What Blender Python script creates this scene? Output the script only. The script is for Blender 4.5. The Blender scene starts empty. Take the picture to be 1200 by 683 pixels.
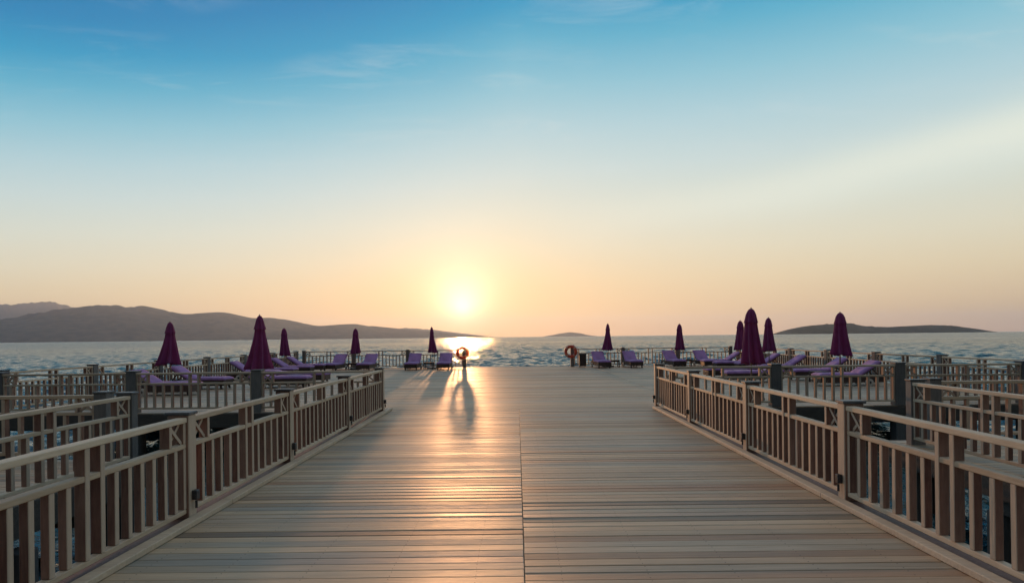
import bpy, math, random
import numpy as np
from mathutils import Matrix, Vector
random.seed(7); np.random.seed(7)
R = math.radians
scene = bpy.context.scene
C = scene.collection

# ------------------------------------------------------------------ camera
H = 1.70; F = 700.0; VX, VY = 606.0, 394.7; ROLL = math.atan(0.0108)
cam_d = bpy.data.cameras.new('camera'); cam = bpy.data.objects.new('camera', cam_d); C.objects.link(cam)
cam_d.sensor_width = 36; cam_d.lens = 36 * F / 1200
cam_d.shift_x = -(VX - 600) / 1200; cam_d.shift_y = (VY - 341.5) / 1200
cam_d.clip_start = 0.05; cam_d.clip_end = 80000
c, s = math.cos(ROLL), math.sin(ROLL)
cam.matrix_world = Matrix(((c, s, 0, 0), (0, 0, -1, 0), (-s, c, 0, H), (0, 0, 0, 1)))
scene.camera = cam

def at(px, py, d):
    "photo pixel + distance -> point (used for the far hills)"
    dx, dy = px - VX, py - VY
    return Vector(((dx - .0108 * dy) / F * d, d, H - (dy + .0108 * dx) / F * d))

# ------------------------------------------------------------------ sky + sun
SUN_AZ = math.atan((542 - VX) / F)       # to the left of +Y
SUN_EL = R(2.75)
sund = Vector((math.sin(SUN_AZ) * math.cos(SUN_EL), math.cos(SUN_AZ) * math.cos(SUN_EL), math.sin(SUN_EL)))

world = bpy.data.worlds.new('World'); scene.world = world; world.use_nodes = True
nt = world.node_tree; nt.nodes.clear()
def N(tree, kind, **kw):
    n = tree.nodes.new(kind)
    for k, v in kw.items():
        if hasattr(n, k): setattr(n, k, v)
    return n
def L(tree, a, b): tree.links.new(a, b)
def val(tree, x, sock):
    if isinstance(x, (int, float)): sock.default_value = x
    else: tree.links.new(x, sock)
def M_(tree, op, a, b=None, c_=None, clamp=False):
    n = tree.nodes.new('ShaderNodeMath'); n.operation = op; n.use_clamp = clamp
    val(tree, a, n.inputs[0])
    if b is not None: val(tree, b, n.inputs[1])
    if c_ is not None: val(tree, c_, n.inputs[2])
    return n.outputs[0]
def lin(c):
    return tuple(((x / 255) / 12.92 if x / 255 < .04045 else ((x / 255 + .055) / 1.055) ** 2.4) for x in c) + (1,)
def ramp(tree, fac, stops, interp='LINEAR'):
    n = tree.nodes.new('ShaderNodeValToRGB'); cr = n.color_ramp; cr.interpolation = interp
    while len(cr.elements) < len(stops): cr.elements.new(0.5)
    for e, (p, col) in zip(cr.elements, stops):
        e.position = p; e.color = col if len(col) == 4 else tuple(col) + (1,)
    tree.links.new(fac, n.inputs[0]); return n.outputs[0]
def mixc(tree, fac, a, b, mode='MIX'):
    n = tree.nodes.new('ShaderNodeMix'); n.data_type = 'RGBA'; n.blend_type = mode
    val(tree, fac, n.inputs[0])
    for x, sck in ((a, n.inputs[6]), (b, n.inputs[7])):
        if isinstance(x, tuple): sck.default_value = x if len(x) == 4 else x + (1,)
        else: tree.links.new(x, sck)
    return n.outputs[2]

tc = N(nt, 'ShaderNodeTexCoord'); sep = N(nt, 'ShaderNodeSeparateXYZ'); L(nt, tc.outputs['Generated'], sep.inputs[0])
X, Y, Z = sep.outputs
el = M_(nt, 'DIVIDE', M_(nt, 'ARCSINE', Z), math.pi / 2)         # 0 horizon, 1 zenith
# the air is bluer away from the sun on the left, paler to the right
side = M_(nt, 'MULTIPLY', M_(nt, 'MULTIPLY', M_(nt, 'MAXIMUM', M_(nt, 'MULTIPLY', X, -1.0), 0.0), 0.18), M_(nt, 'MULTIPLY', el, 3.8, clamp=True))
e2 = M_(nt, 'ADD', el, side)
skyc = ramp(nt, e2, [
    (0.000, lin((226, 184, 150))), (0.022, lin((232, 202, 158))), (0.060, lin((234, 218, 182))), (0.090, lin((230, 225, 200))),
    (0.129, lin((220, 227, 214))), (0.172, lin((202, 222, 222))), (0.212, lin((178, 213, 222))), (0.253, lin((140, 199, 217))),
    (0.292, lin((90, 179, 209))), (0.325, lin((30, 156, 200))), (0.36, lin((0, 134, 188))), (0.42, lin((0, 106, 168))),
    (0.62, lin((150, 168, 180))), (1.0, lin((235, 220, 202)))])
# hazy pale streak rising to the right
tilt = M_(nt, 'SUBTRACT', M_(nt, 'SUBTRACT', el, M_(nt, 'MULTIPLY', X, 0.085)), 0.105)
nz = N(nt, 'ShaderNodeTexNoise'); nz.inputs['Scale'].default_value = 2.5; nz.inputs['Detail'].default_value = 3
L(nt, tc.outputs['Generated'], nz.inputs['Vector'])
tilt = M_(nt, 'ADD', tilt, M_(nt, 'MULTIPLY', M_(nt, 'SUBTRACT', nz.outputs[0], .5), .035))
band = M_(nt, 'POWER', 2.718, M_(nt, 'MULTIPLY', M_(nt, 'POWER', M_(nt, 'DIVIDE', tilt, 0.022), 2.0), -1.0))
band = M_(nt, 'MULTIPLY', band, M_(nt, 'MULTIPLY', M_(nt, 'ADD', X, 0.0), 1.5, clamp=True))
skyc = mixc(nt, band, skyc, lin((236, 242, 228)))
# wisps of cirrus high on the left: noise on the plane of the cloud layer
inv = M_(nt, 'DIVIDE', 1.0, M_(nt, 'MAXIMUM', Z, 0.03))
cx_, cy_ = M_(nt, 'MULTIPLY', X, inv), M_(nt, 'MULTIPLY', Y, inv)
cmb = N(nt, 'ShaderNodeCombineXYZ'); L(nt, M_(nt, 'MULTIPLY', cx_, 1.3), cmb.inputs[0]); L(nt, M_(nt, 'MULTIPLY', cy_, 3.0), cmb.inputs[1])
cn = N(nt, 'ShaderNodeTexNoise'); cn.inputs['Scale'].default_value = 1.5; cn.inputs['Detail'].default_value = 9
cn.inputs['Roughness'].default_value = .62; cn.inputs['Distortion'].default_value = .5
L(nt, cmb.outputs[0], cn.inputs['Vector'])
cn2 = N(nt, 'ShaderNodeTexNoise'); cn2.inputs['Scale'].default_value = .55; cn2.inputs['Detail'].default_value = 2
L(nt, cmb.outputs[0], cn2.inputs['Vector'])
cir = M_(nt, 'MULTIPLY', M_(nt, 'SUBTRACT', cn.outputs[0], .50), 3.4, clamp=True)
cir = M_(nt, 'MULTIPLY', cir, M_(nt, 'MULTIPLY', M_(nt, 'SUBTRACT', cn2.outputs[0], .45), 5.0, clamp=True))
cir = M_(nt, 'MULTIPLY', cir, M_(nt, 'MULTIPLY', M_(nt, 'SUBTRACT', el, .10), 8.0, clamp=True))
cir = M_(nt, 'MULTIPLY', cir, .6)
skyc = mixc(nt, cir, skyc, lin((215, 226, 226)))
# glow round the sun
dotn = N(nt, 'ShaderNodeVectorMath', operation='DOT_PRODUCT'); L(nt, tc.outputs['Generated'], dotn.inputs[0]); dotn.inputs[1].default_value = sund
ang = M_(nt, 'ARCCOSINE', M_(nt, 'MINIMUM', dotn.outputs['Value'], 1.0))
def lobe(w, p=2.0): return M_(nt, 'POWER', 2.718, M_(nt, 'MULTIPLY', M_(nt, 'POWER', M_(nt, 'DIVIDE', ang, w), p), -1.0))
def addc(base, fac, col):
    n = mixc(nt, 1.0, base, mixc(nt, fac, (0, 0, 0, 1), col), 'ADD'); return n
skyc = addc(skyc, lobe(R(14), 1.3), (.06, .02, .0, 1))
skyc = addc(skyc, lobe(R(4.2), 1.25), (.52, .36, .15, 1))
skyc = addc(skyc, lobe(R(1.75), 1.15), (2.4, 2.15, 1.7, 1))
# warm air along the horizon on both sides of the sun
low = M_(nt, 'POWER', 2.718, M_(nt, 'MULTIPLY', M_(nt, 'ABSOLUTE', el), -22.0))
warm = M_(nt, 'MULTIPLY', low, lobe(R(30), 1.6))
skyc = mixc(nt, M_(nt, 'MULTIPLY', warm, .75), skyc, lin((252, 190, 108)))
sky = N(nt, 'ShaderNodeTexSky', sky_type='NISHITA', sun_disc=False)
sky.sun_elevation = SUN_EL; sky.sun_rotation = SUN_AZ
bg1 = N(nt, 'ShaderNodeBackground'); L(nt, sky.outputs[0], bg1.inputs[0]); bg1.inputs[1].default_value = 0.01
bg2 = N(nt, 'ShaderNodeBackground'); L(nt, skyc, bg2.inputs[0]); bg2.inputs[1].default_value = 0.95
# the sky opposite the low sun is dimmer
back = M_(nt, 'MULTIPLY', M_(nt, 'MULTIPLY', Y, -1.6, clamp=True), -0.6)
L(nt, M_(nt, 'ADD', .785, back), bg2.inputs[1])
ad = N(nt, 'ShaderNodeAddShader'); L(nt, bg1.outputs[0], ad.inputs[0]); L(nt, bg2.outputs[0], ad.inputs[1])
out = N(nt, 'ShaderNodeOutputWorld'); L(nt, ad.outputs[0], out.inputs[0])

sl = bpy.data.lights.new('sun', 'SUN'); sl.energy = 4.2; sl.angle = R(0.7); sl.color = (1.0, .47, .20)
so = bpy.data.objects.new('sun', sl); C.objects.link(so)
so.rotation_euler = sund.to_track_quat('Z', 'Y').to_euler()
scene.view_settings.view_transform = 'Standard'; scene.view_settings.look = 'None'
scene.view_settings.gamma = 1; scene.view_settings.exposure = 0.27

# ------------------------------------------------------------------ helpers
def tag(o, label=None, cat=None, group=None, kind=None):
    if label: o['label'] = label
    if cat: o['category'] = cat
    if group: o['group'] = group
    if kind: o['kind'] = kind
    return o
class MB:
    def __init__(s): s.v = []; s.f = []; s.a = []
    def box(s, x0, x1, y0, y1, z0, z1, val=0.5, bev=0.0):
        if bev:
            return s.bbox(x0, x1, y0, y1, z0, z1, val, bev)
        n = len(s.v)
        s.v += [(x, y, z) for z in (z0, z1) for y in (y0, y1) for x in (x0, x1)]
        for q in ((0, 2, 3, 1), (4, 5, 7, 6), (0, 1, 5, 4), (2, 6, 7, 3), (0, 4, 6, 2), (1, 3, 7, 5)):
            s.f.append(tuple(n + i for i in q)); s.a.append(val)
    def bbox(s, x0, x1, y0, y1, z0, z1, val, b):
        "box with chamfered edges"
        n = len(s.v); idx = {}
        for ix, (x, sx) in enumerate(((x0, 1), (x1, -1))):
            for iy, (y, sy) in enumerate(((y0, 1), (y1, -1))):
                for iz, (z, sz) in enumerate(((z0, 1), (z1, -1))):
                    idx[ix, iy, iz, 0] = len(s.v); s.v.append((x, y + sy * b, z + sz * b))
                    idx[ix, iy, iz, 1] = len(s.v); s.v.append((x + sx * b, y, z + sz * b))
                    idx[ix, iy, iz, 2] = len(s.v); s.v.append((x + sx * b, y + sy * b, z))
        def q(*k):
            s.f.append(tuple(idx[i] for i in k)); s.a.append(val)
        q((0,0,0,0),(0,0,1,0),(0,1,1,0),(0,1,0,0)); q((1,0,0,0),(1,1,0,0),(1,1,1,0),(1,0,1,0))
        q((0,0,0,1),(1,0,0,1),(1,0,1,1),(0,0,1,1)); q((0,1,0,1),(0,1,1,1),(1,1,1,1),(1,1,0,1))
        q((0,0,0,2),(0,1,0,2),(1,1,0,2),(1,0,0,2)); q((0,0,1,2),(1,0,1,2),(1,1,1,2),(0,1,1,2))
        for i in (0, 1):
            for j in (0, 1):
                q((i,j,0,0),(i,j,0,1),(i,j,1,1),(i,j,1,0)); q((0,i,j,1),(0,i,j,2),(1,i,j,2),(1,i,j,1)); q((i,0,j,0),(i,0,j,2),(i,1,j,2),(i,1,j,0))
                for k in (0, 1): q((i,j,k,0),(i,j,k,1),(i,j,k,2))
    def tilt(s, dz):
        "tip the last chamfered box: its far edge dz higher than its near edge"
        vs = s.v[-24:]; ys = [v[1] for v in vs]; a, b = min(ys), max(ys)
        s.v[-24:] = [(v[0], v[1], v[2] + dz * ((v[1] - a) / (b - a) - .5)) for v in vs]
    def bar(s, p, q, w, h, val=.5):
        "rectangular bar between two points: w across, h the other way"
        p = Vector(p); q = Vector(q); d = (q - p).normalized()
        u = Vector((0, 0, 1)) if abs(d.z) < .95 else Vector((0, 1, 0))
        a = d.cross(u).normalized() * (w / 2); b = a.cross(d).normalized() * (h / 2)
        n = len(s.v)
        for e in (p, q):
            for k in ((-1, -1), (1, -1), (1, 1), (-1, 1)): s.v.append(tuple(e + a * k[0] + b * k[1]))
        for qd in ((0, 3, 2, 1), (4, 5, 6, 7), (0, 1, 5, 4), (1, 2, 6, 5), (2, 3, 7, 6), (3, 0, 4, 7)):
            s.f.append(tuple(n + i for i in qd)); s.a.append(val)
    def tube(s, pts, rad, seg=10, cap=True, val=.5):
        pts = [Vector(p) for p in pts]
        if not hasattr(rad, '__len__'): rad = [rad] * len(pts)
        n0 = len(s.v)
        for i, p in enumerate(pts):
            d = (pts[min(i + 1, len(pts) - 1)] - pts[max(i - 1, 0)]).normalized()
            u = Vector((0, 0, 1)) if abs(d.z) < .9 else Vector((0, 1, 0))
            a = d.cross(u).normalized(); b = a.cross(d).normalized()
            for k in range(seg):
                t = 2 * math.pi * k / seg
                s.v.append(tuple(p + (a * math.cos(t) + b * math.sin(t)) * rad[i]))
        for i in range(len(pts) - 1):
            for k in range(seg):
                k2 = (k + 1) % seg
                s.f.append((n0 + i * seg + k, n0 + i * seg + k2, n0 + (i + 1) * seg + k2, n0 + (i + 1) * seg + k)); s.a.append(val)
        if cap:
            s.f.append(tuple(n0 + k for k in range(seg))[::-1]); s.a.append(val)
            s.f.append(tuple(n0 + (len(pts) - 1) * seg + k for k in range(seg))); s.a.append(val)
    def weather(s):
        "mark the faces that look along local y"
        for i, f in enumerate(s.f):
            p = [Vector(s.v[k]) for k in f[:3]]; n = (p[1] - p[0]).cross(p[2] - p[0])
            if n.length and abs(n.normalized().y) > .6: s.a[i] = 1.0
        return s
    def mesh(s, name, mat, smooth=False):
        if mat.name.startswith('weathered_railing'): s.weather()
        me = bpy.data.meshes.new(name); me.from_pydata(s.v, [], s.f)
        at_ = me.attributes.new('tone', 'FLOAT', 'FACE'); at_.data.foreach_set('value', s.a)
        me.materials.append(mat)
        import bmesh
        bm = bmesh.new(); bm.from_mesh(me); bmesh.ops.recalc_face_normals(bm, faces=bm.faces); bm.to_mesh(me); bm.free()
        if smooth: me.polygons.foreach_set('use_smooth', [True] * len(me.polygons))
        me.update(); return me
    def build(s, name, mat, parent=None, smooth=False):
        return put(name, s.mesh(name, mat, smooth), parent)
def put(name, me, parent=None, loc=(0, 0, 0), rz=0.0):
    o = bpy.data.objects.new(name, me); C.objects.link(o); o.location = loc; o.rotation_euler = (0, 0, rz)
    if parent is not None: o.parent = parent
    return o
def empty(name, loc=(0, 0, 0), rz=0.0):
    o = bpy.data.objects.new(name, None); C.objects.link(o); o.location = loc; o.rotation_euler = (0, 0, rz)
    o.empty_display_size = .2; return o
def copy_tree(o, parent=None):
    c_ = o.copy(); C.objects.link(c_); c_.parent = parent
    for ch in list(o.children): copy_tree(ch, c_)
    return c_

# ------------------------------------------------------------------ materials
def mat(name):
    m = bpy.data.materials.new(name); m.use_nodes = True; t = m.node_tree
    return m, t, t.nodes['Principled BSDF']
def noise(t, vec, scale, detail=4, rough=.55, dist=0):
    n = t.nodes.new('ShaderNodeTexNoise'); n.inputs['Scale'].default_value = scale; n.inputs['Detail'].default_value = detail
    n.inputs['Roughness'].default_value = rough; n.inputs['Distortion'].default_value = dist
    if vec is not None: t.links.new(vec, n.inputs['Vector'])
    return n.outputs[0]
def mapping(t, vec, sc=(1, 1, 1), rot=(0, 0, 0)):
    n = t.nodes.new('ShaderNodeMapping'); n.inputs['Scale'].default_value = sc; n.inputs['Rotation'].default_value = rot
    t.links.new(vec, n.inputs['Vector']); return n.outputs[0]
def bump(t, h, strength, dist, bsdf):
    n = t.nodes.new('ShaderNodeBump'); n.inputs['Strength'].default_value = strength; n.inputs['Distance'].default_value = dist
    t.links.new(h, n.inputs['Height']); t.links.new(n.outputs[0], bsdf.inputs['Normal'])

def deck_mat():
    m, t, b = mat('weathered_deck_boards')
    geo = t.nodes.new('ShaderNodeNewGeometry'); pos = geo.outputs['Position']
    a = t.nodes.new('ShaderNodeAttribute'); a.attribute_name = 'tone'; tone = a.outputs['Fac']
    # shift the grain on every board so no two match
    cm = t.nodes.new('ShaderNodeCombineXYZ'); L(t, M_(t, 'MULTIPLY', tone, 171.0), cm.inputs[0]); L(t, M_(t, 'MULTIPLY', tone, 57.0), cm.inputs[2])
    va = t.nodes.new('ShaderNodeVectorMath'); va.operation = 'ADD'; L(t, pos, va.inputs[0]); L(t, cm.outputs[0], va.inputs[1])
    grain = noise(t, mapping(t, va.outputs[0], (1.2, 60, 20)), 1.0, 8, .65, .4)
    fine = noise(t, mapping(t, va.outputs[0], (4, 260, 60)), 1.0, 4, .6)
    patch = noise(t, mapping(t, va.outputs[0], (.55, 3, 1)), 1.0, 4, .6)
    big = noise(t, pos, .45, 4, .6)
    base = ramp(t, tone, [(0.0, (.23, .185, .145)), (.13, (.38, .31, .235)), (.27, (.56, .45, .33)), (.40, (.34, .33, .29)),
                          (.53, (.48, .37, .27)), (.66, (.32, .32, .30)), (.80, (.54, .44, .32)), (.9, (.40, .26, .18)), (1.0, (.60, .50, .37))], 'LINEAR')
    g = M_(t, 'ADD', .46, M_(t, 'MULTIPLY', grain, .85))
    g = M_(t, 'MULTIPLY', g, M_(t, 'ADD', .75, M_(t, 'MULTIPLY', fine, .5)))
    g = M_(t, 'MULTIPLY', g, M_(t, 'ADD', .62, M_(t, 'MULTIPLY', patch, .76)))
    g = M_(t, 'MULTIPLY', g, M_(t, 'ADD', .72, M_(t, 'MULTIPLY', big, .56)))
    gc = t.nodes.new('ShaderNodeCombineXYZ')
    for i in range(3): L(t, g, gc.inputs[i])
    colr = mixc(t, 1.0, base, gc.outputs[0], 'MULTIPLY')
    worn = M_(t, 'MULTIPLY', M_(t, 'SUBTRACT', noise(t, mapping(t, va.outputs[0], (.35, 9, 1)), 1.0, 5, .6), .56), 6, clamp=True)
    colr = mixc(t, M_(t, 'MULTIPLY', worn, .35), colr, (.19, .22, .23, 1))
    colr = mixc(t, 1.0, colr, (1.16, 1.06, .95, 1), 'MULTIPLY')
    # screw heads, two per board at every joist of the walkway
    sp_ = t.nodes.new('ShaderNodeSeparateXYZ'); L(t, pos, sp_.inputs[0]); px_, py_ = sp_.outputs[0], sp_.outputs[1]
    off = M_(t, 'MULTIPLY', M_(t, 'GREATER_THAN', px_, .035), .055)
    v = M_(t, 'MULTIPLY', M_(t, 'FRACT', M_(t, 'DIVIDE', M_(t, 'SUBTRACT', M_(t, 'ADD', py_, 4.0), off), .131)), .131)
    dv = M_(t, 'SUBTRACT', M_(t, 'ABSOLUTE', M_(t, 'SUBTRACT', v, .0615)), .036)
    du = M_(t, 'SUBTRACT', M_(t, 'MULTIPLY', M_(t, 'FRACT', M_(t, 'DIVIDE', M_(t, 'ADD', px_, M_(t, 'MULTIPLY', tone, .012)), .62)), .62), .31)
    rr = M_(t, 'SQRT', M_(t, 'ADD', M_(t, 'MULTIPLY', dv, dv), M_(t, 'MULTIPLY', du, du)))
    dot = M_(t, 'MULTIPLY', M_(t, 'LESS_THAN', rr, .0055), M_(t, 'LESS_THAN', py_, 14.05))
    colr = mixc(t, M_(t, 'MULTIPLY', dot, .8), colr, (.05, .045, .04, 1))
    L(t, colr, b.inputs['Base Color'])
    L(t, M_(t, 'ADD', .34, M_(t, 'MULTIPLY', patch, .38)), b.inputs['Roughness'])
    b.inputs['Specular IOR Level'].default_value = .45
    bump(t, M_(t, 'ADD', grain, M_(t, 'MULTIPLY', fine, .5)), .5, .004, b)
    return m
def timber(name, dark, light, rough=.62, grainaxis=(7, 7, 1.0), lit_bleach=None):
    m, t, b = mat(name)
    tcn = t.nodes.new('ShaderNodeTexCoord'); oi = t.nodes.new('ShaderNodeObjectInfo')
    cm = t.nodes.new('ShaderNodeCombineXYZ'); L(t, M_(t, 'MULTIPLY', oi.outputs['Random'], 93.0), cm.inputs[0]); L(t, M_(t, 'MULTIPLY', oi.outputs['Random'], 31.0), cm.inputs[2])
    va = t.nodes.new('ShaderNodeVectorMath'); va.operation = 'ADD'; L(t, tcn.outputs['Object'], va.inputs[0]); L(t, cm.outputs[0], va.inputs[1])
    gr = noise(t, mapping(t, va.outputs[0], grainaxis), 4.0, 7, .65, .6)
    st = noise(t, va.outputs[0], 2.2, 4, .6)
    f = M_(t, 'ADD', M_(t, 'MULTIPLY', gr, .9), M_(t, 'MULTIPLY', M_(t, 'SUBTRACT', oi.outputs['Random'], .5), .45))
    f = M_(t, 'ADD', f, M_(t, 'MULTIPLY', M_(t, 'SUBTRACT', st, .5), .7))
    col = ramp(t, f, [(.15, dark), (.55, tuple((a + b_) / 2 for a, b_ in zip(dark, light))), (.9, light)])
    if lit_bleach:                                                  # pale tone on y faces: painted side light plus bleaching, others stay stained
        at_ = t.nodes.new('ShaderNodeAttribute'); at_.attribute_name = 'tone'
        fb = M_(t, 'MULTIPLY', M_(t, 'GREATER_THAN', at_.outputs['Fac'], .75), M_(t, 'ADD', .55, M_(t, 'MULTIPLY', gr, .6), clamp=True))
        col = mixc(t, fb, col, lit_bleach)
    L(t, col, b.inputs['Base Color']); b.inputs['Roughness'].default_value = rough
    b.inputs['Specular IOR Level'].default_value = .35
    bump(t, gr, .6, .004, b)
    return m
def plain(name, col, rough=.5, metal=0.0, var=.25, scale=8):
    m, t, b = mat(name); tcn = t.nodes.new('ShaderNodeTexCoord')
    n = noise(t, tcn.outputs['Object'], scale, 5, .6)
    L(t, ramp(t, n, [(.3, tuple(x * (1 - var) for x in col)), (.7, tuple(x * (1 + var) for x in col))]), b.inputs['Base Color'])
    b.inputs['Roughness'].default_value = rough; b.inputs['Metallic'].default_value = metal
    bump(t, noise(t, tcn.outputs['Object'], scale * 12, 3), .15, .003, b)
    return m
def fabric(name, col, trans=0.0):
    m, t, b = mat(name); tcn = t.nodes.new('ShaderNodeTexCoord')
    n = noise(t, tcn.outputs['Object'], 3, 5, .6)
    L(t, ramp(t, n, [(.3, tuple(x * .75 for x in col)), (.7, tuple(x * 1.25 for x in col))]), b.inputs['Base Color'])
    b.inputs['Roughness'].default_value = .85; b.inputs['Sheen Weight'].default_value = .15
    wv = M_(t, 'ADD', noise(t, tcn.outputs['Object'], 240, 2), M_(t, 'MULTIPLY', noise(t, tcn.outputs['Object'], 9, 4, .6, 1.0), 14.0)); bump(t, wv, .35, .003, b)
    if trans:
        tr = t.nodes.new('ShaderNodeBsdfTranslucent'); tr.inputs[0].default_value = tuple(min(1, x * 2.2) for x in col) + (1,)
        mx = t.nodes.new('ShaderNodeMixShader'); mx.inputs[0].default_value = trans
        o = t.nodes['Material Output']; L(t, b.outputs[0], mx.inputs[1]); L(t, tr.outputs[0], mx.inputs[2]); L(t, mx.outputs[0], o.inputs[0])
    return m
DECK = deck_mat()
RAILW = timber('weathered_railing_timber', (.16, .078, .058), (.42, .25, .185), lit_bleach=(.55, .43, .325, 1), grainaxis=(9, 9, 1.1))
RAILH = timber('weathered_handrail_timber', (.46, .335, .23), (.76, .61, .45), grainaxis=(1.0, 9, 9))
PILEW = timber('grey_pile_timber', (.11, .105, .105), (.26, .235, .215), .8, (8, 8, 1))
BEAMW = timber('dark_underdeck_timber', (.055, .048, .042), (.15, .125, .105), .8, (1, 8, 8))
CAPW = timber('dark_cap_timber', (.07, .07, .075), (.17, .17, .18), .45, (6, 6, 6))
WICK = timber('dark_brown_lounger_timber', (.035, .022, .02), (.10, .06, .05), .6, (5, 5, 5))
POLEW = timber('grey_wooden_pole', (.15, .12, .10), (.30, .25, .21), .6, (9, 9, 1))
PURPLE = fabric('violet_mattress_fabric', (.36, .20, .46), .15)
PLUM = fabric('plum_canopy_fabric', (.19, .03, .135), .3)
METAL = plain('dull_grey_metal', (.22, .23, .24), .45, .6)
BLACK = plain('dark_plastic', (.035, .035, .04), .4)
WHITE = plain('off_white_plastic', (.62, .58, .52), .5)
BAND = plain('faded_red_band', (.62, .30, .22), .5)
RED = plain('red_orange_lifebuoy_plastic', (.62, .07, .03), .4)

# ------------------------------------------------------------------ sea
WZ = -1.2
def make_sea():
    front = np.linspace(-R(64), R(64), 960)
    rear = np.linspace(R(66), 2 * math.pi - R(66), 90)[1:-1]
    th = np.concatenate([front, rear]); nt_ = len(th)
    r = [0.8]
    while r[-1] < 34000: r.append(r[-1] * (1.0045 if r[-1] < 500 else 1.03))
    r = np.array(r); nr = len(r)
    RR, TT = np.meshgrid(r, th, indexing='ij')
    x = RR * np.sin(TT); y = RR * np.cos(TT); z = np.zeros_like(x); ox = np.zeros_like(x); oy = np.zeros_like(x)
    rng = np.random.RandomState(3)
    cell = RR * 0.0045
    for i in range(130):
        lam = 0.25 * (5.0 / 0.25) ** (rng.rand() ** 1.1)
        ang = math.radians(250) + rng.randn() * .75       # running towards the shore and to the left
        k = 2 * math.pi / lam; kx, ky = k * math.cos(ang), k * math.sin(ang)
        amp = 0.0078 * lam ** .66 * (.5 + rng.rand())
        ph = rng.rand() * 6.283
        w = np.clip((lam / cell - 2.2) / 1.5, 0, 1)
        arg = kx * x + ky * y + ph
        z += w * amp * np.sin(arg)
        ox += w * amp * .8 * math.cos(ang) * np.cos(arg); oy += w * amp * .8 * math.sin(ang) * np.cos(arg)
    V = np.stack([x + ox, y + oy, z + WZ], -1).reshape(-1, 3)
    V = np.concatenate([V, [[0, 0, WZ]]])
    i = np.arange(nr - 1)[:, None]; j = np.arange(nt_)[None, :]; j2 = (j + 1) % nt_
    Q = np.stack([i * nt_ + j, i * nt_ + j2, (i + 1) * nt_ + j2, (i + 1) * nt_ + j], -1).reshape(-1, 4)[:, ::-1]
    cj = np.arange(nt_); T = np.stack([np.full(nt_, nr * nt_), (cj + 1) % nt_, cj], -1)[:, ::-1]
    me = bpy.data.meshes.new('sea')
    me.vertices.add(len(V)); me.vertices.foreach_set('co', V.astype(np.float32).ravel())
    nl = len(Q) * 4 + len(T) * 3
    me.loops.add(nl); me.loops.foreach_set('vertex_index', np.concatenate([Q.ravel(), T.ravel()]).astype(np.int32))
    me.polygons.add(len(Q) + len(T))
    ls = np.concatenate([np.arange(len(Q)) * 4, len(Q) * 4 + np.arange(len(T)) * 3]).astype(np.int32)
    me.polygons.foreach_set('loop_start', ls)
    me.update(calc_edges=True); me.validate()
    me.polygons.foreach_set('use_smooth', [True] * len(me.polygons))
    m, t, b = mat('sea_water')
    geo = t.nodes.new('ShaderNodeNewGeometry'); pos = geo.outputs['Position']
    b.inputs['Base Color'].default_value = (.010, .062, .072, 1)
    b.inputs['IOR'].default_value = 1.5
    flat = mapping(t, pos, (1, 1, 0.0))
    ln = t.nodes.new('ShaderNodeVectorMath'); ln.operation = 'LENGTH'; L(t, flat, ln.inputs[0]); dist = ln.outputs['Value']
    # ripples in layers: each fades in with distance so that wavelets keep a sensible size
    def layer(sc, det, amp, near, full):
        n = noise(t, mapping(t, pos, (1, 1.25, 0)), sc, det, .6)
        w = M_(t, 'DIVIDE', M_(t, 'SUBTRACT', dist, near), full - near, clamp=True) if full else 1.0
        return M_(t, 'MULTIPLY', n, M_(t, 'MULTIPLY', w, amp) if full else amp)
    gust = noise(t, mapping(t, pos, (.012, .006, 0)), 1.0, 6, .6)
    rg = M_(t, 'ADD', .04, M_(t, 'MULTIPLY', M_(t, 'DIVIDE', dist, 450.0, clamp=True), M_(t, 'ADD', .02, M_(t, 'MULTIPLY', gust, .30))))
    L(t, rg, b.inputs['Roughness'])
    h = M_(t, 'ADD', layer(2.6, 4, .16, 0, 0), layer(7.0, 5, .035, 0, 0))
    h = M_(t, 'ADD', h, layer(.9, 6, .34, 30, 110))
    h = M_(t, 'ADD', h, layer(.30, 6, 1.5, 60, 260))
    h = M_(t, 'ADD', h, layer(.10, 7, 5.0, 160, 900))
    bp = t.nodes.new('ShaderNodeBump'); bp.inputs['Strength'].default_value = 1.0; bp.inputs['Distance'].default_value = 1.0
    L(t, h, bp.inputs['Height']); L(t, bp.outputs[0], b.inputs['Normal'])
    me.materials.append(m)
    o = put('sea', me); tag(o, kind='structure'); return o
make_sea()

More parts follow.
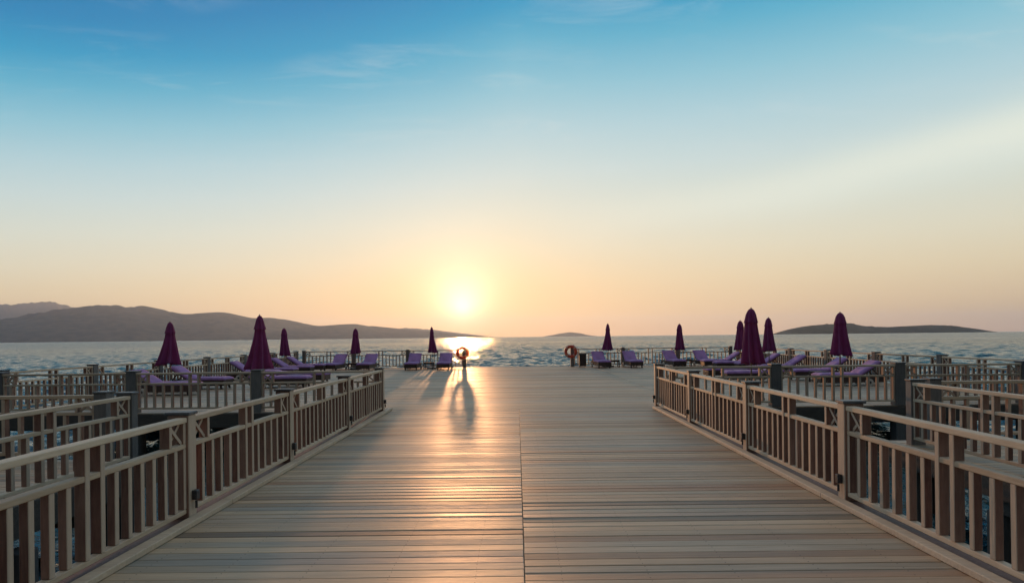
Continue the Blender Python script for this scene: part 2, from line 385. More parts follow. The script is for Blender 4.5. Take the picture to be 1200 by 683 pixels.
# ------------------------------------------------------------------ far hills
def hill_mat(name, c1, c2, sc):
    m, t, b = mat(name); tcn = t.nodes.new('ShaderNodeTexCoord')
    n = noise(t, tcn.outputs['Object'], sc, 8, .65)
    L(t, ramp(t, n, [(.35, c1), (.65, c2)]), b.inputs['Base Color']); b.inputs['Roughness'].default_value = .95
    b.inputs['Specular IOR Level'].default_value = .1
    return m
HILL = hill_mat('dry_scrub_hillside', (.045, .052, .04), (.12, .11, .085), .006)
def ridge(name, prof, dists, depth, seed, rough=.03):
    "terrain whose skyline follows prof; distance may change along it; front and back slopes are real"
    rng = np.random.RandomState(seed)
    xs = np.array([p[0] for p in prof], float); ys = np.array([p[1] for p in prof], float)
    px = np.linspace(xs[0], xs[-1], 260); py = np.interp(px, xs, ys)
    ker = np.hanning(9); ker /= ker.sum(); py = np.convolve(np.pad(py, 4, 'edge'), ker, 'valid')
    dd = np.interp(px, [xs[0], xs[-1]], dists)
    rows = 34; V = []
    ph = rng.rand(12) * 6.28; fr = np.array([1.3, 2.1, 3.7, 5.2, 7.9, 11, 17, 23, 31, 44, 60, 80])
    for j in range(rows):
        v = -1 + 2 * j / (rows - 1)
        for i in range(len(px)):
            d0 = dd[i]; p = at(px[i], py[i], d0); h = max(p.z - WZ, 0.0)
            u = i / 8.0
            w = sum(math.sin(u * fr[k] * .22 + ph[k] + v * (2 + k)) / (1 + .6 * k) for k in range(12))
            fall = (1 - abs(v)) ** .85
            hh = h * max(0.0, fall * (1 + rough * w * (abs(v) > .03) * 1.6) if abs(v) > .03 else 1 + rough * .12 * w)
            if abs(v) > .03: hh = min(hh, h * (1 - .55 * abs(v)))
            dist = d0 + v * depth * (.35 + .65 * h / 500)
            V.append((p.x / d0 * dist, dist, WZ - 2 + hh + 2 * (hh > 1)))
    n = len(px); Fc = [(j * n + i, j * n + i + 1, (j + 1) * n + i + 1, (j + 1) * n + i) for j in range(rows - 1) for i in range(n - 1)]
    me = bpy.data.meshes.new(name); me.from_pydata(V, [], Fc); me.materials.append(HILL)
    me.polygons.foreach_set('use_smooth', [True] * len(me.polygons)); me.update()
    return tag(put(name, me), kind='structure')
ridge('far_hills', [(-160, 366), (-100, 358), (-40, 355), (0, 353), (25, 352), (50, 351), (68, 353), (78, 356), (90, 361), (130, 368), (200, 380), (300, 392), (330, 398)], (17000, 19000), 2500, 5, .02)
ridge('coast_hills', [(-300, 392), (-200, 384), (-100, 377), (0, 370), (20, 367), (60, 362), (88, 360), (110, 357), (130, 356), (165, 357), (190, 362), (215, 368), (240, 366), (262, 365), (285, 370), (298, 373), (312, 371.5), (330, 373), (350, 377), (372, 382), (395, 380), (418, 379), (440, 382), (470, 385), (500, 388), (520, 389.5), (545, 392), (575, 394.3), (590, 396)], (7500, 14000), 1700, 11)
ridge('distant_headland', [(430, 392), (455, 386), (478, 383.5), (500, 385), (530, 389), (560, 392.5), (585, 396)], (19000, 20000), 1500, 17)
ridge('distant_islet', [(628, 396), (645, 392.6), (655, 390.8), (668, 389), (680, 390.3), (692, 392.8), (708, 394.6)], (17000, 17000), 1200, 23)
ridge('low_island', [(905, 391.5), (912, 389), (925, 385.5), (940, 382.5), (960, 380), (985, 377), (1000, 378), (1010, 381), (1040, 383), (1060, 382), (1090, 380.5), (1115, 381), (1140, 384.5), (1165, 388.3), (1175, 389.5)], (5200, 5600), 500, 31, .04)

# ------------------------------------------------------------------ decks
def boards(mb, x0, x1, y0, y1, pitch, off=0.0, gap=.0085, zt=0.0, jit=.0015):
    y = y0 + off
    if off > .02: mb.box(x0, x1, y0, y - gap, zt - .03, zt, random.random(), .003)
    while y < y1 - .02:
        ye = min(y + pitch, y1)
        z = zt + random.uniform(-jit, jit)
        mb.box(x0 + random.uniform(0, .002), x1 - random.uniform(0, .002), y, ye - gap * random.choice((.6, .8, 1.0, 1.2, 2.0)), z - .03, z, random.random(), .004); mb.tilt(random.gauss(0, .0022))
        y = ye
XL, XR, XS = -3.30, 3.46, 0.035
deck = empty('pier_deck'); tag(deck, kind='structure')
mb = MB()
boards(mb, XL, XS - .0015, -4, 14.05, .131); boards(mb, XS + .0015, XR, -4, 14.05, .131, .055)
mb.build('walkway_boards', DECK, deck)
mb = MB(); xb = [-12.62, -8.3, -4.1, 4.2, 8.4, 12.62]
for k in range(5): boards(mb, xb[k] + .004, xb[k + 1] - .004, 14.06, 34.3, .131, [.02, .07, .0, .055, .1, .03][k])
mb.build('platform_boards', DECK, deck)
mb = MB()                                                       # beams below
for x in (XL + .05, -1.7, 0, 1.7, XR - .05): mb.box(x - .06, x + .06, -4, 14, -.33, -.034)
for x in np.linspace(-12.5, 12.5, 11): mb.box(x - .06, x + .06, 14.15, 34.2, -.31, -.034)
for y in np.arange(14.6, 34.2, 3.25): mb.box(-12.5, 12.5, y - .07, y + .07, -.45, -.315)
for y in np.arange(-3, 14, 2.8): mb.box(XL, XR, y - .07, y + .07, -.54, -.335)
mb.build('joist', BEAMW, deck)
mb = MB(); mb.box(-12.65, -3.32, 14.0, 14.05, -.34, -.032); mb.box(3.48, 12.65, 14.0, 14.05, -.34, -.032)
mb.box(-12.66, 12.66, 34.305, 34.345, -.34, .004)
mb.box(-12.67, -12.625, 14.055, 34.3, -.34, -.003); mb.box(12.625, 12.67, 14.055, 34.3, -.34, -.003)
mb.box(XL - .045, XL - .003, -4, 13.995, -.34, -.003); mb.box(XR + .003, XR + .045, -4, 13.995, -.34, -.003)
mb.build('fascia_board', BEAMW, deck)
for sx, x, e in ((-1, -2.97, 14.15), (1, 3.13, 13.9)):           # kerb boards along the walkway
    mb = MB(); y = -4.0
    while y < e:
        ye = min(y + 3.4, e)
        a0, a1 = sorted((x, x + sx * .11)); mb.box(a0, a1, y + .003, ye - .003, .004, .055, .5, .006)
        y = ye
    mb.build('kerb_board', RAILH, deck)
    mb = MB(); a0, a1 = sorted((x + sx * .113, x + sx * .30)); mb.box(a0, a1, -4, e - .25, .004, .030, .5, .004)
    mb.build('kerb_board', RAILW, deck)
def side_deck(name, x0, x1, y0, y1):
    root = empty(name); tag(root, kind='structure')
    mb = MB(); xm = (x0 + x1) / 2
    boards(mb, x0, xm - .004, y0, y1, .131); boards(mb, xm + .004, x1, y0, y1, .131, .06)
    mb.build('deck_boards', DECK, root)
    mb = MB()
    mb.box(x0 - .045, x0 - .003, y0, y1, -.34, -.003); mb.box(x1 + .003, x1 + .045, y0, y1, -.34, -.003)
    mb.box(x0, x1, y1 + .005, y1 + .05, -.34, -.003)
    for x in np.linspace(x0 + .1, x1 - .1, 5): mb.box(x - .05, x + .05, y0, y1, -.31, -.034)
    for y in np.arange(y0 + 1.0, y1, 2.4): mb.box(x0, x1, y - .07, y + .07, -.52, -.315)
    mb.build('joist', BEAMW, root)
side_deck('side_deck', -12.0, -5.25, -1.0, 8.62)
side_deck('side_deck', 5.88, 12.5, -1.0, 9.45)

# ------------------------------------------------------------------ piles
pile_me = {}
def pile(x, y, top, w, label, group):
    key = (round(top, 2), w)
    if key not in pile_me:
        m = MB(); m.box(-w / 2, w / 2, -w / 2, w / 2, WZ - 1.6, top, .5, .012); pile_me[key] = m.mesh('wooden_pile', PILEW)
    o = put('wooden_pile', pile_me[key], None, (x, y, 0), 0)
    return tag(o, label, 'pile', group)
for k, y in enumerate(np.arange(-3, 14, 2.8)):
    for x in (XL + .12, XR - .12):
        if y > 0: pile(x, y, -.545, .22, 'square timber pile standing in the water under the edge of the main walkway', 'piles under the walkway')
for y in np.arange(14.6, 34.2, 6.5):
    for x in (-9.4, -6.2, 6.2, 9.4, 0.0):
        pile(x, y + .2, -.455, .24, 'square timber pile in the shade below the wide platform', 'piles under the platform')
for y in (6.4, 3.9): pile(-5.36, y, -.525, .24, 'square dark pile under the edge of the left side deck', 'piles under the left side deck')
for y in (7.4, 4.6): pile(6.0, y, -.525, .24, 'square dark pile under the edge of the right side deck', 'piles under the right side deck')

# ------------------------------------------------------------------ railings
mcache = {}
def cached(key, fn):
    if key not in mcache: mcache[key] = fn()
    return mcache[key]
BT = .048                                                       # baluster along the run
def railing(label, p0, angle, stations, h, side, postw=(.13, .20), tall=False, cap=True, light=False, ends=(True, True), group=None, pitch=.205, pair=.105):
    """run starting at p0, local +x along the run, side = +1/-1: which local y the posts grow to.
    stations = post positions along the run"""
    root = empty('railing', (p0[0], p0[1], 0), angle); tag(root, label, 'railing', group)
    zt = h; zm = h - .265; zb = .105
    sy = side
    S = stations
    for i, sx in enumerate(S):                                # posts
        if (i == 0 and not ends[0]) or (i == len(S) - 1 and not ends[1]): continue
        def mk():
            m = MB(); y0, y1 = sorted((0, sy * postw[1])); z0 = WZ - 1.5 if tall else .032
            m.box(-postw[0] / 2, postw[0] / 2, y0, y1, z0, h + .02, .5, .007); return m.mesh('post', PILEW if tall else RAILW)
        po = put('post', cached(('post', postw, h, sy, tall), mk), root, (sx, 0, 0))
        def mkc():
            m = MB(); y0, y1 = sorted((-sy * .012, sy * (postw[1] + .02)))
            m.box(-postw[0] / 2 - .012, postw[0] / 2 + .012, y0, y1, h + .022, h + .05, .5, .006); return m.mesh('post_cap', CAPW)
        put('post_cap', cached(('cap', postw, h, sy), mkc), po)
        if light:
            def mkl():
                m = MB(); a, b = sorted((-sy * .05, -sy * .001)); m.box(-.03, .03, a, b, .20, .29, .5, .006)
                m.tube([(0, -sy * .03, .19), (0, -sy * .03, .12)], .012, 8); return m.mesh('socket_box', BLACK)
            put('socket_box', cached(('light', sy), mkl), po)
    yc = sy * .06
    for i in range(len(S) - 1):
        a = S[i] + (postw[0] / 2 if (i > 0 or ends[0]) else 0); b = S[i + 1] - (postw[0] / 2 if (i < len(S) - 2 or ends[1]) else 0)
        Ln = round(b - a, 3); mid = (a + b) / 2
        def hr(w, t_, nm, mt):
            def f():
                m = MB(); m.box(-Ln / 2 + .002, Ln / 2 - .002, -w / 2, w / 2, -t_ / 2, t_ / 2, .5, .006); return m.mesh(nm, mt)
            return cached((nm, Ln, w, t_), f)
        put('top_rail', hr(.095, .048, 'top_rail', RAILH), root, (mid, yc, zt - .024))
        put('middle_rail', hr(.075, .045, 'middle_rail', RAILH), root, (mid, yc, zm))
        put('bottom_rail', hr(.07, .045, 'bottom_rail', RAILH), root, (mid, yc, zb))
        # full height pair in the middle of the bay
        hz = zt - .05 - (zb + .024)
        def pr():
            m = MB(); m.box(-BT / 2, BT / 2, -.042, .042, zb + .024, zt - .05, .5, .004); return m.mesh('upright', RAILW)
        pm = cached(('upright', h), pr)
        for dx in (-pair, pair): put('upright', pm, root, (mid + dx, yc, 0))
        def ba():
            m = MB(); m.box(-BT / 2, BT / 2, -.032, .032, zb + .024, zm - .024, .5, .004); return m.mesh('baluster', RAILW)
        bm_ = cached(('baluster', h), ba)
        half = Ln / 2 - pair; n = max(1, round(half / pitch)); st = half / (n)
        for k in range(1, n):
            for sg in (-1, 1): put('baluster', bm_, root, (mid + sg * (pair + k * st) + random.gauss(0, .003), yc + random.gauss(0, .0015), 0)).rotation_euler = (0, random.gauss(0, .0035), random.gauss(0, .02))
        # half post against the post and the crossed braces
        def hp():
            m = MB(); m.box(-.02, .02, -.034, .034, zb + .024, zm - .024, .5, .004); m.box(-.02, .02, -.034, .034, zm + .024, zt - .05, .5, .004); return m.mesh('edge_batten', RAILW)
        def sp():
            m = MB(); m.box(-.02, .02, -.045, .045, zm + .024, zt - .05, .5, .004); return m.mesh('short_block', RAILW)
        W = .20
        def xb_(ky):
            def f():
                m = MB(); z0, z1 = zm + .024, zt - .05
                if ky: m.bar((0, .009, z0), (W, .009, z1), .016, .03)
                else: m.bar((0, -.009, z1), (W, -.009, z0), .016, .03)
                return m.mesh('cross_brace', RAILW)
            return cached(('xb', h, ky), f)
        for sg, e in ((1, a), (-1, b)):
            put('edge_batten', cached(('hp', h), hp), root, (e + sg * .021, yc, 0))
            put('short_block', cached(('sp', h), sp), root, (e + sg * (.042 + W + .02), yc, 0))
            x0 = e + .042 if sg == 1 else e - .042 - W
            put('cross_brace', xb_(True), root, (x0, yc, 0)); put('cross_brace', xb_(False), root, (x0, yc, 0))
    return root
h0 = .98
# main walkway: run along +y ; local x = +y, local y = -x (angle 90deg)
railing('long slatted timber railing along the left edge of the main walkway', (-3.08, 0), R(90), [.2, 3.1, 5.65, 8.15, 10.95, 13.75], h0, 1, light=True, group='walkway railings', pitch=.172, pair=.08)
railing('long slatted timber railing along the right edge of the main walkway', (3.24, 0), R(90), [.2, 3.15, 6.0, 8.55, 11.35, 14.12], h0, -1, light=True, group='walkway railings', pitch=.172, pair=.08)
# front edge of the wide platform: perpendicular runs with pile posts
pw = (.23, .22)
railing('railing crossing the front edge of the wide platform left of the walkway', (-3.36, 14.06), R(180), [0, 2.8, 5.75, 8.9], .945, -1, pw, True, ends=(False, True), group='front platform railings')
railing('railing crossing the front edge of the wide platform right of the walkway', (3.50, 14.06), 0, [0, 2.6, 5.52, 8.5], .955, 1, pw, True, ends=(False, True), group='front platform railings')
# sides of the platform
st = [0.35, 3.45, 6.7, 9.95, 13.2, 16.45, 19.7]
railing('railing along the seaward left side of the wide platform behind the loungers', (-12.45, 14.2), R(90), st, .98, 1, (.2, .2), True, group='platform side railings')
railing('railing along the right side of the wide platform behind the loungers', (12.45, 14.2), R(90), st, 1.0, -1, (.2, .2), True, group='platform side railings')
# far edge, open in the middle
railing('railing on the far edge of the platform left of the open middle', (-3.12, 33.95), R(180), [0, 3.11, 6.20, 9.03], 1.0, -1, (.16, .16), True, ends=(False, True), group='far edge railings')
railing('railing on the far edge of the platform right of the open middle', (3.24, 33.95), 0, [0, 2.78, 5.89, 8.91], 1.0, 1, (.16, .16), True, ends=(False, True), group='far edge railings')
# side decks
railing('railing along the inner edge of the left side deck across the water gap', (-5.32, 8.3), R(-90), [0, 3.0, 6.0, 9.0], .945, -1, (.13, .22), True, group='side deck railings', pitch=.18, pair=.09)
railing('railing along the inner edge of the right side deck across the water gap', (5.95, 9.1), R(-90), [0, 3.0, 6.0, 9.0], .945, 1, (.13, .22), True, group='side deck railings', pitch=.18, pair=.09)
railing('railing on the far end of the left side deck', (-5.95, 8.5), R(180), [0, 3.0, 6.0], .935, -1, (.18, .18), True, group='side deck end railings')
railing('railing on the far end of the right side deck', (6.55, 9.35), 0, [0, 3.0, 6.0], .935, 1, (.18, .18), True, group='side deck end railings')

# ------------------------------------------------------------------ umbrellas
def canopy(seed, slim):
    rng = random.Random(seed); m = MB(); seg = 72; nf = 8
    ph = [rng.uniform(-.15, .15) for _ in range(nf)]; fl = [rng.uniform(.7, 1.25) for _ in range(nf)]; hem = [rng.uniform(-.06, .05) for _ in range(nf)]
    prof = [(2.375, .018), (2.36, .05), (2.31, .085), (2.22, .118), (2.10, .15), (2.02, .175), (2.0, .185), (1.995, .145), (1.85, .165), (1.6, .215), (1.3, .275), (1.1, .32), (.98, .36), (.90, .38)]
    if slim: prof = [(2.375, .018), (2.36, .06), (2.31, .105), (2.22, .15), (2.10, .18), (2.02, .20), (2.0, .205), (1.995, .18), (1.85, .195), (1.6, .225), (1.3, .26), (1.1, .285), (.98, .305), (.90, .315)]
    skx, sky_ = rng.uniform(-.10, -.02), rng.uniform(-.04, .04)
    for i, (z, r) in enumerate(prof):
        t = min(1, max(0, (2.1 - z) / 1.2))
        for k in range(seg):
            th = 2 * math.pi * k / seg; q = th / (2 * math.pi) * nf; j = int(q) % nf; fpart = q - int(q)
            ridge_ = abs(math.sin(math.pi * (fpart)))                 # ridge at panel centre, crease between
            f = 1 + (ridge_ - .5) * (.22 + .42 * t) * fl[j]
            w = 1 + .05 * math.sin(3 * th + seed)
            zz = z + (hem[j] * math.sin(math.pi * fpart) + (.035 if fpart < .5 else -.035) * math.sin(2 * math.pi * fpart)) * (t ** 4)
            a = th + .25 * t * math.sin(2 * math.pi * fpart) * .5
            m.v.append((r * f * w * math.cos(a) + skx * t * t, r * f * w * math.sin(a) + sky_ * t * t, zz))
    for i in range(len(prof) - 1):
        for k in range(seg):
            k2 = (k + 1) % seg; m.f.append((i * seg + k, i * seg + k2, (i + 1) * seg + k2, (i + 1) * seg + k)); m.a.append(.5)
    n = len(m.v); m.v.append((0, 0, 2.385)); base = 0
    for k in range(seg): m.f.append((n, (k + 1) % seg, k)); m.a.append(.5)
    # inner gathered cloth
    L0 = (len(prof) - 1) * seg; n2 = len(m.v)
    for k in range(seg):
        v = m.v[L0 + k]; m.v.append((v[0] * .5, v[1] * .5, v[2] + .10))
    for k in range(seg):
        k2 = (k + 1) % seg; m.f.append((L0 + k, L0 + k2, n2 + k2, n2 + k)); m.a.append(.5)
    return m.mesh('canopy', PLUM, True)
def make_umbrella(seed, slim=False):
    root = empty('folded_umbrella')
    put('canopy', canopy(seed, slim), root)
    m = MB(); m.tube([(0, 0, .06), (0, 0, 2.30)], .026, 12); m.build('pole', POLEW, root, True)
    m = MB(); m.tube([(0, 0, 2.375), (0, 0, 2.395), (0, 0, 2.41)], [.02, .02, .008], 10); m.build('finial', POLEW, root, True)
    m = MB(); m.tube([(0, 0, .085), (0, 0, .40)], .042, 12); m.tube([(.04, 0, .33), (.1, 0, .33)], .012, 8)
    b = m.build('base_sleeve', METAL, root, True)
    m = MB(); m.box(-.36, .36, -.36, .36, .006, .08, .5, .012); m.build('base_plate', METAL, root)
    m = MB(); m.tube([(.07 * math.cos(a), .07 * math.sin(a), 1.18 + .02 * math.sin(a)) for a in np.linspace(0, 6.283, 17)], .008, 6); m.build('pole_strap', POLEW, root)
    return root
UM = [make_umbrella(1), make_umbrella(2), make_umbrella(3, True), make_umbrella(4, True), make_umbrella(5, True)]
UK = [0, 1, 2, 3, 0, 1, 4, 2, 3, 4, 3]; um_used = set()
UG = 'folded plum umbrellas on the platform'
ul = [
    (-11.62, 20.0, 2.30, .2, 'folded plum umbrella nearest the left end of the platform, canopy flared wide, between two loungers'),
    (-7.02, 16.3, 2.34, 1.1, 'largest folded plum umbrella on the left, standing close behind the front railing'),
    (-11.75, 30.2, 2.25, 2.0, 'small slim folded umbrella just right of the largest left umbrella, against the hills'),
    (-8.95, 33.0, 2.24, .6, 'folded umbrella behind the left back pair of loungers, with a thick railing post below it'),
    (-4.70, 33.0, 2.28, 2.6, 'folded umbrella glowing orange right beside the low sun, left of the lifebuoy'),
    (5.02, 33.0, 2.36, .9, 'folded umbrella between the first two loungers right of the dark bin'),
    (8.98, 33.0, 2.30, 1.9, 'folded umbrella between the second pair of back loungers on the right'),
    (6.10, 15.6, 2.36, 2.9, 'tallest folded plum umbrella on the right, close behind the front railing'),
    (11.25, 30.2, 2.38, .4, 'folded umbrella mostly hidden behind the tallest right umbrella'),
    (11.30, 26.8, 2.42, 1.4, 'folded umbrella just right of the tallest one, in front of the island tip'),
    (11.12, 20.6, 2.40, 2.2, 'folded umbrella in front of the island, furthest right on the platform')]
WS = [.84, .80, .72, .72, .62, .66, .72, .80, .84, .78, .88]
for i, (x, y, hh, rz, lb) in enumerate(ul):
    k = UK[i]; u = UM[k] if k not in um_used else copy_tree(UM[k]); um_used.add(k)
    u.location = (x, y, 0); u.rotation_euler = (R(random.uniform(-1, 1)), R(random.uniform(-1.2, 1.2)), rz)
    sc_ = hh / 2.36; ws = WS[i]; u.scale = (ws, ws, sc_)
    u['label'] = lb; u['category'] = 'umbrella'; u['group'] = UG

# ------------------------------------------------------------------ loungers (local +x = towards the head)
def cushion(L_, W_, T_, seams, seed):
    "soft mattress from x 0..L_, y -W/2..W/2, top bulging between the seams"
    nx, ny = 40, 14; m = MB(); rng = random.Random(seed)
    def top(u, v):
        e = min(1, min(u, 1 - u) * 14) ** .5; f = min(1, min(v, 1 - v) * 9) ** .5
        q = abs(math.sin(math.pi * u * seams)) ** .35
        return T_ * (.45 + .55 * e * f * (.82 + .18 * q))
    for j in range(ny + 1):
        for i in range(nx + 1):
            u, v = i / nx, j / ny
            m.v.append((u * L_, (v - .5) * W_, top(u, v)))
    nn = (nx + 1) * (ny + 1)
    for j in range(ny + 1):
        for i in range(nx + 1): m.v.append((i / nx * L_, (j / ny - .5) * W_, 0))
    for j in range(ny):
        for i in range(nx):
            a = j * (nx + 1) + i; m.f.append((a, a + 1, a + nx + 2, a + nx + 1)); m.a.append(.5)
            m.f.append((nn + a, nn + a + nx + 1, nn + a + nx + 2, nn + a + 1)); m.a.append(.5)
    for i in range(nx):
        for j in (0, ny):
            a = j * (nx + 1) + i; m.f.append((a, nn + a, nn + a + 1, a + 1)); m.a.append(.5)
    for j in range(ny):
        for i in (0, nx):
            a = j * (nx + 1) + i; b = a + nx + 1; m.f.append((a, b, nn + b, nn + a)); m.a.append(.5)
    return m.mesh('mattress', PURPLE, True)
SEAT_L, BACK_L, LW = 1.28, .78, .68
def make_lounger(back):
    root = empty('sun_lounger')
    m = MB(); z0, z1 = .12, .32
    m.box(0, 2.0, -LW / 2, -LW / 2 + .045, z0, z1, .5, .006); m.box(0, 2.0, LW / 2 - .045, LW / 2, z0, z1, .5, .006)
    m.box(-.002, .05, -LW / 2 + .046, LW / 2 - .046, z0, z1, .5, .006); m.box(1.952, 2.002, -LW / 2 + .046, LW / 2 - .046, z0, z1, .5, .006)
    m.build('frame', WICK, root)
    m = MB()
    for k in range(13): m.box(.06 + k * .096, .13 + k * .096, -LW / 2 + .05, LW / 2 - .05, .285, .305)
    m.build('slat_bed', WICK, root)
    for x in (.10, 1.75):
        for y in (-LW / 2 + .05, LW / 2 - .05):
            m = MB(); m.bar((x, y, .008), (x + .04, y, .119), .055, .06); m.build('leg', WICK, root)
    for y, s_ in ((-LW / 2 - .03, -1), (LW / 2 + .03, 1)):
        m = MB(); m.tube([(1.5, y - .022, .125), (1.5, y + .022, .125)], .12, 20); w = m.build('wheel', WHITE, root)
        m = MB(); m.tube([(1.5, y + s_ * .023, .125), (1.5, y + s_ * .045, .125)], .045, 12); m.build('hub', BLACK, w)
    ms = put('seat_mattress', cushion(SEAT_L, LW, .10, 3, 1), root, (-.02, 0, .322))
    bk = put('backrest_mattress', cushion(BACK_L, LW, .10, 2, 2), root, (SEAT_L - .03, 0, .335)); bk.rotation_euler = (0, -R(back), 0)
    m = MB(); a = R(back); ex, ez = SEAT_L - .03 + BACK_L * math.cos(a), .32 + BACK_L * math.sin(a)
    for y in (-.3, 0, .3): m.bar((SEAT_L - .03, y, .308), (ex, y, ez - .012), .05, .022)
    m.bar((ex - .02, -.33, ez - .02), (ex - .02, .33, ez - .02), .03, .04)
    if back > 8: m.bar((SEAT_L + BACK_L * .6 * math.cos(a), -.2, .3 + BACK_L * .6 * math.sin(a)), (1.93, -.2, .26), .03, .03); m.bar((SEAT_L + BACK_L * .6 * math.cos(a), .2, .3 + BACK_L * .6 * math.sin(a)), (1.93, .2, .26), .03, .03)
    m.build('backrest_frame', WICK, root)
    return root
proto = {38: make_lounger(38), 33: make_lounger(33), 3: make_lounger(3)}; used = set()
def lounger(x_head, y, facing, back, label, group):
    "facing: angle of the head direction"
    p = proto[back]
    o = p if back not in used else copy_tree(p); used.add(back)
    o.rotation_euler = (0, 0, facing); hd = Vector((math.cos(facing), math.sin(facing), 0))
    b = Vector((x_head, y, 0)) - hd * 1.95; o.location = (b.x, b.y, 0)
    o['label'] = label; o['category'] = 'sun lounger'; o['group'] = group
gb = 'violet loungers along the far edge'; gs = 'violet loungers along the platform sides'; gf = 'flat violet loungers inside the platform'
names = ['leftmost violet lounger of the far row, back towards the sea', 'violet lounger just right of the dark umbrella in the left far row',
         'violet lounger left of the orange lit umbrella near the sun', 'violet lounger between the orange lit umbrella and the left lifebuoy',
         'violet lounger next to the dark bin on the far edge', 'violet lounger right of the first umbrella past the bin',
         'violet lounger left of the second far umbrella on the right', 'rightmost violet lounger of the far row']
for (x, nm, rot) in zip((-9.75, -8.05, -5.65, -3.95, 4.42, 6.15, 8.35, 10.05), names, (-4, -2, 1, 1, 5, 4, 6, 5)):
    lounger(x, 33.3, R(90 + rot), 38, nm, gb)
for (x, y, f, nm) in [
    (-12.0, 18.7, 180, 'nearest left side lounger, its raised back at the far left behind the front railing'),
    (-12.1, 21.0, 180, 'left side lounger whose raised back leans beside the leftmost umbrella'),
    (-12.05, 25.2, 180, 'left side lounger with its raised back just left of the largest left umbrella'),
    (-12.05, 27.2, 180, 'left side lounger half hidden behind the largest left umbrella'),
    (-12.0, 29.2, 180, 'left side lounger directly right of the largest left umbrella'),
    (-12.0, 31.2, 180, 'furthest left side lounger under the small slim umbrella'),
    (11.6, 31.2, 0, 'furthest right side lounger, foot end showing left of the tallest umbrella'),
    (11.6, 29.2, 0, 'right side lounger mostly behind the tallest right umbrella'),
    (12.25, 28.0, 0, 'right side lounger with raised back left of the thick front post'),
    (12.2, 25.4, 0, 'right side lounger with raised back just right of the thick front post'),
    (12.05, 22.0, 0, 'right side lounger with its back under the umbrella before the island'),
    (11.75, 19.5, 0, 'nearest right side lounger, furthest right in the row')]:
    lounger(x, y, R(f + random.uniform(-3, 3)), 33, nm, gs)
for (x, y, f, nm) in [
    (-9.35, 21.2, 180, 'near flat lounger inside the platform, right of the largest left umbrella'),
    (-9.35, 23.3, 180, 'further flat lounger inside the platform, right of the largest left umbrella'),
    (9.35, 21.4, 0, 'near flat lounger inside the platform behind the tallest right umbrella'),
    (9.35, 23.5, 0, 'further flat lounger inside the platform behind the tallest right umbrella')]:
    lounger(x, y, R(f + random.uniform(-2, 2)), 3, nm, gf)

# ------------------------------------------------------------------ low tables
def make_table():
    root = empty('low_table'); m = MB()
    for k in range(6): m.box(-.27 + k * .091, -.184 + k * .091, -.25, .25, .36, .385, .5, .003)
    m.build('table_top', WICK, root)
    m = MB(); m.box(-.24, .24, -.22, -.19, .29, .357); m.box(-.24, .24, .19, .22, .29, .357); m.box(-.24, -.21, -.19, .19, .29, .357); m.box(.21, .24, -.19, .19, .29, .357); m.build('apron', WICK, root)
    for x in (-.225, .225):
        for y in (-.205, .205):
            m = MB(); m.box(x - .022, x + .022, y - .022, y + .022, .004, .288, .5, .003); m.build('leg', WICK, root)
    return root
tb = make_table(); first = True
for (x, y, lb) in [(-8.9, 32.5, 'low brown table between the left far pair of loungers'), (-4.8, 32.4, 'low brown table in orange light below the umbrella by the sun'),
                   (5.28, 32.5, 'low brown table between the loungers right of the bin'), (9.2, 32.5, 'low brown table between the last two far loungers on the right'),
                   (-11.0, 19.9, 'low brown table beside the leftmost umbrella'), (-10.8, 26.2, 'low brown table between the side loungers behind the largest left umbrella'),
                   (10.9, 26.1, 'low brown table between the side loungers right of the tallest umbrella'), (10.6, 21.0, 'low brown table below the umbrella before the island'),
                   (-8.3, 22.25, 'low brown table between the flat loungers on the left'), (8.4, 22.4, 'low brown table between the flat loungers on the right')]:
    o = tb if first else copy_tree(tb); first = False
    o.location = (x, y, 0); o.rotation_euler = (0, 0, random.uniform(-.1, .1))
    o['label'] = lb; o['category'] = 'table'; o['group'] = 'low brown tables by the loungers'

# ------------------------------------------------------------------ lifebuoys, their posts, the bin
def lifebuoy(x, y, z, label, rz):
    root = empty('lifebuoy', (x, y, z), rz)
    m = MB(); seg = 48; ts = 12
    def ring(mm, a0, a1, n, rr, grow=0):
        base = len(mm.v)
        for i in range(n + 1):
            a = a0 + (a1 - a0) * i / n
            for k in range(ts):
                t = 2 * math.pi * k / ts; r = .285 + (rr + grow) * math.cos(t)
                mm.v.append((r * math.cos(a), (rr * .8 + grow) * math.sin(t), r * math.sin(a)))
        for i in range(n):
            for k in range(ts):
                k2 = (k + 1) % ts; mm.f.append((base + i * ts + k, base + i * ts + k2, base + (i + 1) * ts + k2, base + (i + 1) * ts + k)); mm.a.append(.5)
    ring(m, 0, 2 * math.pi, seg, .085); m.build('ring', RED, root, True)
    for q in range(4):
        m = MB(); a = math.pi / 4 + q * math.pi / 2; ring(m, a - .17, a + .17, 6, .085, .004); m.build('pale_band', BAND, root, True)
    m = MB(); pts = []
    for i in range(65):
        a = 2 * math.pi * i / 64; r = .385 + .03 * abs(math.sin(2 * a)); pts.append((r * math.cos(a + math.pi / 4), 0, r * math.sin(a + math.pi / 4)))
    m.tube(pts, .009, 6); m.build('grab_rope', WHITE, root)
    tag(root, label, 'lifebuoy', 'lifebuoys beside the opening')
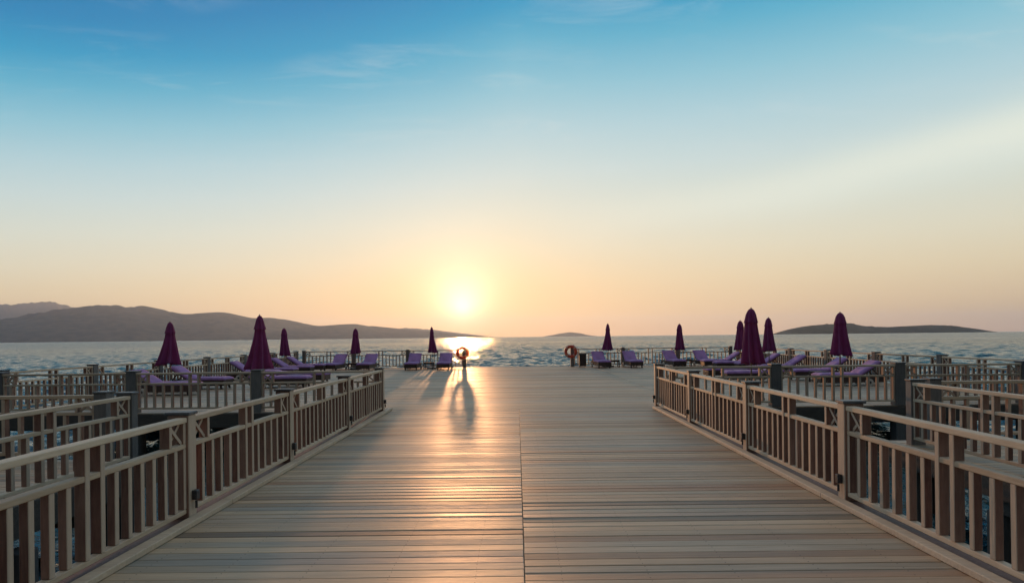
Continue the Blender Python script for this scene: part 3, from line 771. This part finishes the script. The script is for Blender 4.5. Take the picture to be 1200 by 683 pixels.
def buoy_post(x, y, label):
    m = MB(); m.box(-.1, .1, -.1, .1, .004, 1.16, .5, .012); o = empty('lifebuoy_post', (x, y, 0)); m.build('post', PILEW, o)
    m = MB(); m.box(-.115, .115, -.115, .115, 1.163, 1.20, .5, .01); m.build('post_cap', CAPW, o)
    m = MB(); m.box(-.04, .04, -.16, -.103, 1.02, 1.06, .5, .005); m.build('hook', METAL, o)
    tag(o, label, 'post', 'lifebuoy posts')
buoy_post(-3.0, 33.88, 'thick square timber post carrying the left lifebuoy beside the open edge')
buoy_post(3.12, 33.88, 'thick square timber post carrying the right lifebuoy beside the bin')
lifebuoy(-3.08, 33.68, .84, 'orange ring lifebuoy glowing under the sun at the left side of the opening', R(8))
lifebuoy(3.02, 33.68, .84, 'red ring lifebuoy hanging at the right side of the opening', R(-10))
o = empty('litter_bin', (3.62, 33.2, 0))
m = MB(); m.box(-.19, .19, -.17, .17, .05, .68, .5, .01); m.build('bin_body', BLACK, o)
m = MB(); m.box(-.21, .21, -.19, .19, .683, .75, .5, .015); m.build('lid', BLACK, o)
m = MB()
for x in (-.15, .15):
    for y in (-.13, .13): m.box(x - .02, x + .02, y - .02, y + .02, .004, .048)
m.build('foot', METAL, o)
for k in range(6):
    m = MB(); m.box(-.18 + k * .063, -.135 + k * .063, -.185, -.172, .07, .66, .5, .003); m.build('slat', WICK, o)
tag(o, 'dark square litter bin standing beside the right lifebuoy post', 'bin')

# ------------------------------------------------------------------ haze
m = MB(); m.box(-36000, 36000, -6000, 36000, WZ - 4, 1100)
hm = bpy.data.materials.new('sea_haze'); hm.use_nodes = True; t = hm.node_tree; t.nodes.clear()
pv = t.nodes.new('ShaderNodeVolumePrincipled'); oo = t.nodes.new('ShaderNodeOutputMaterial'); L(t, pv.outputs[0], oo.inputs['Volume'])
pv.inputs['Density'].default_value = 3.0e-5; pv.inputs['Color'].default_value = (.56, .74, 1.0, 1); pv.inputs['Anisotropy'].default_value = .48
hz = m.build('haze', hm); tag(hz, kind='stuff')
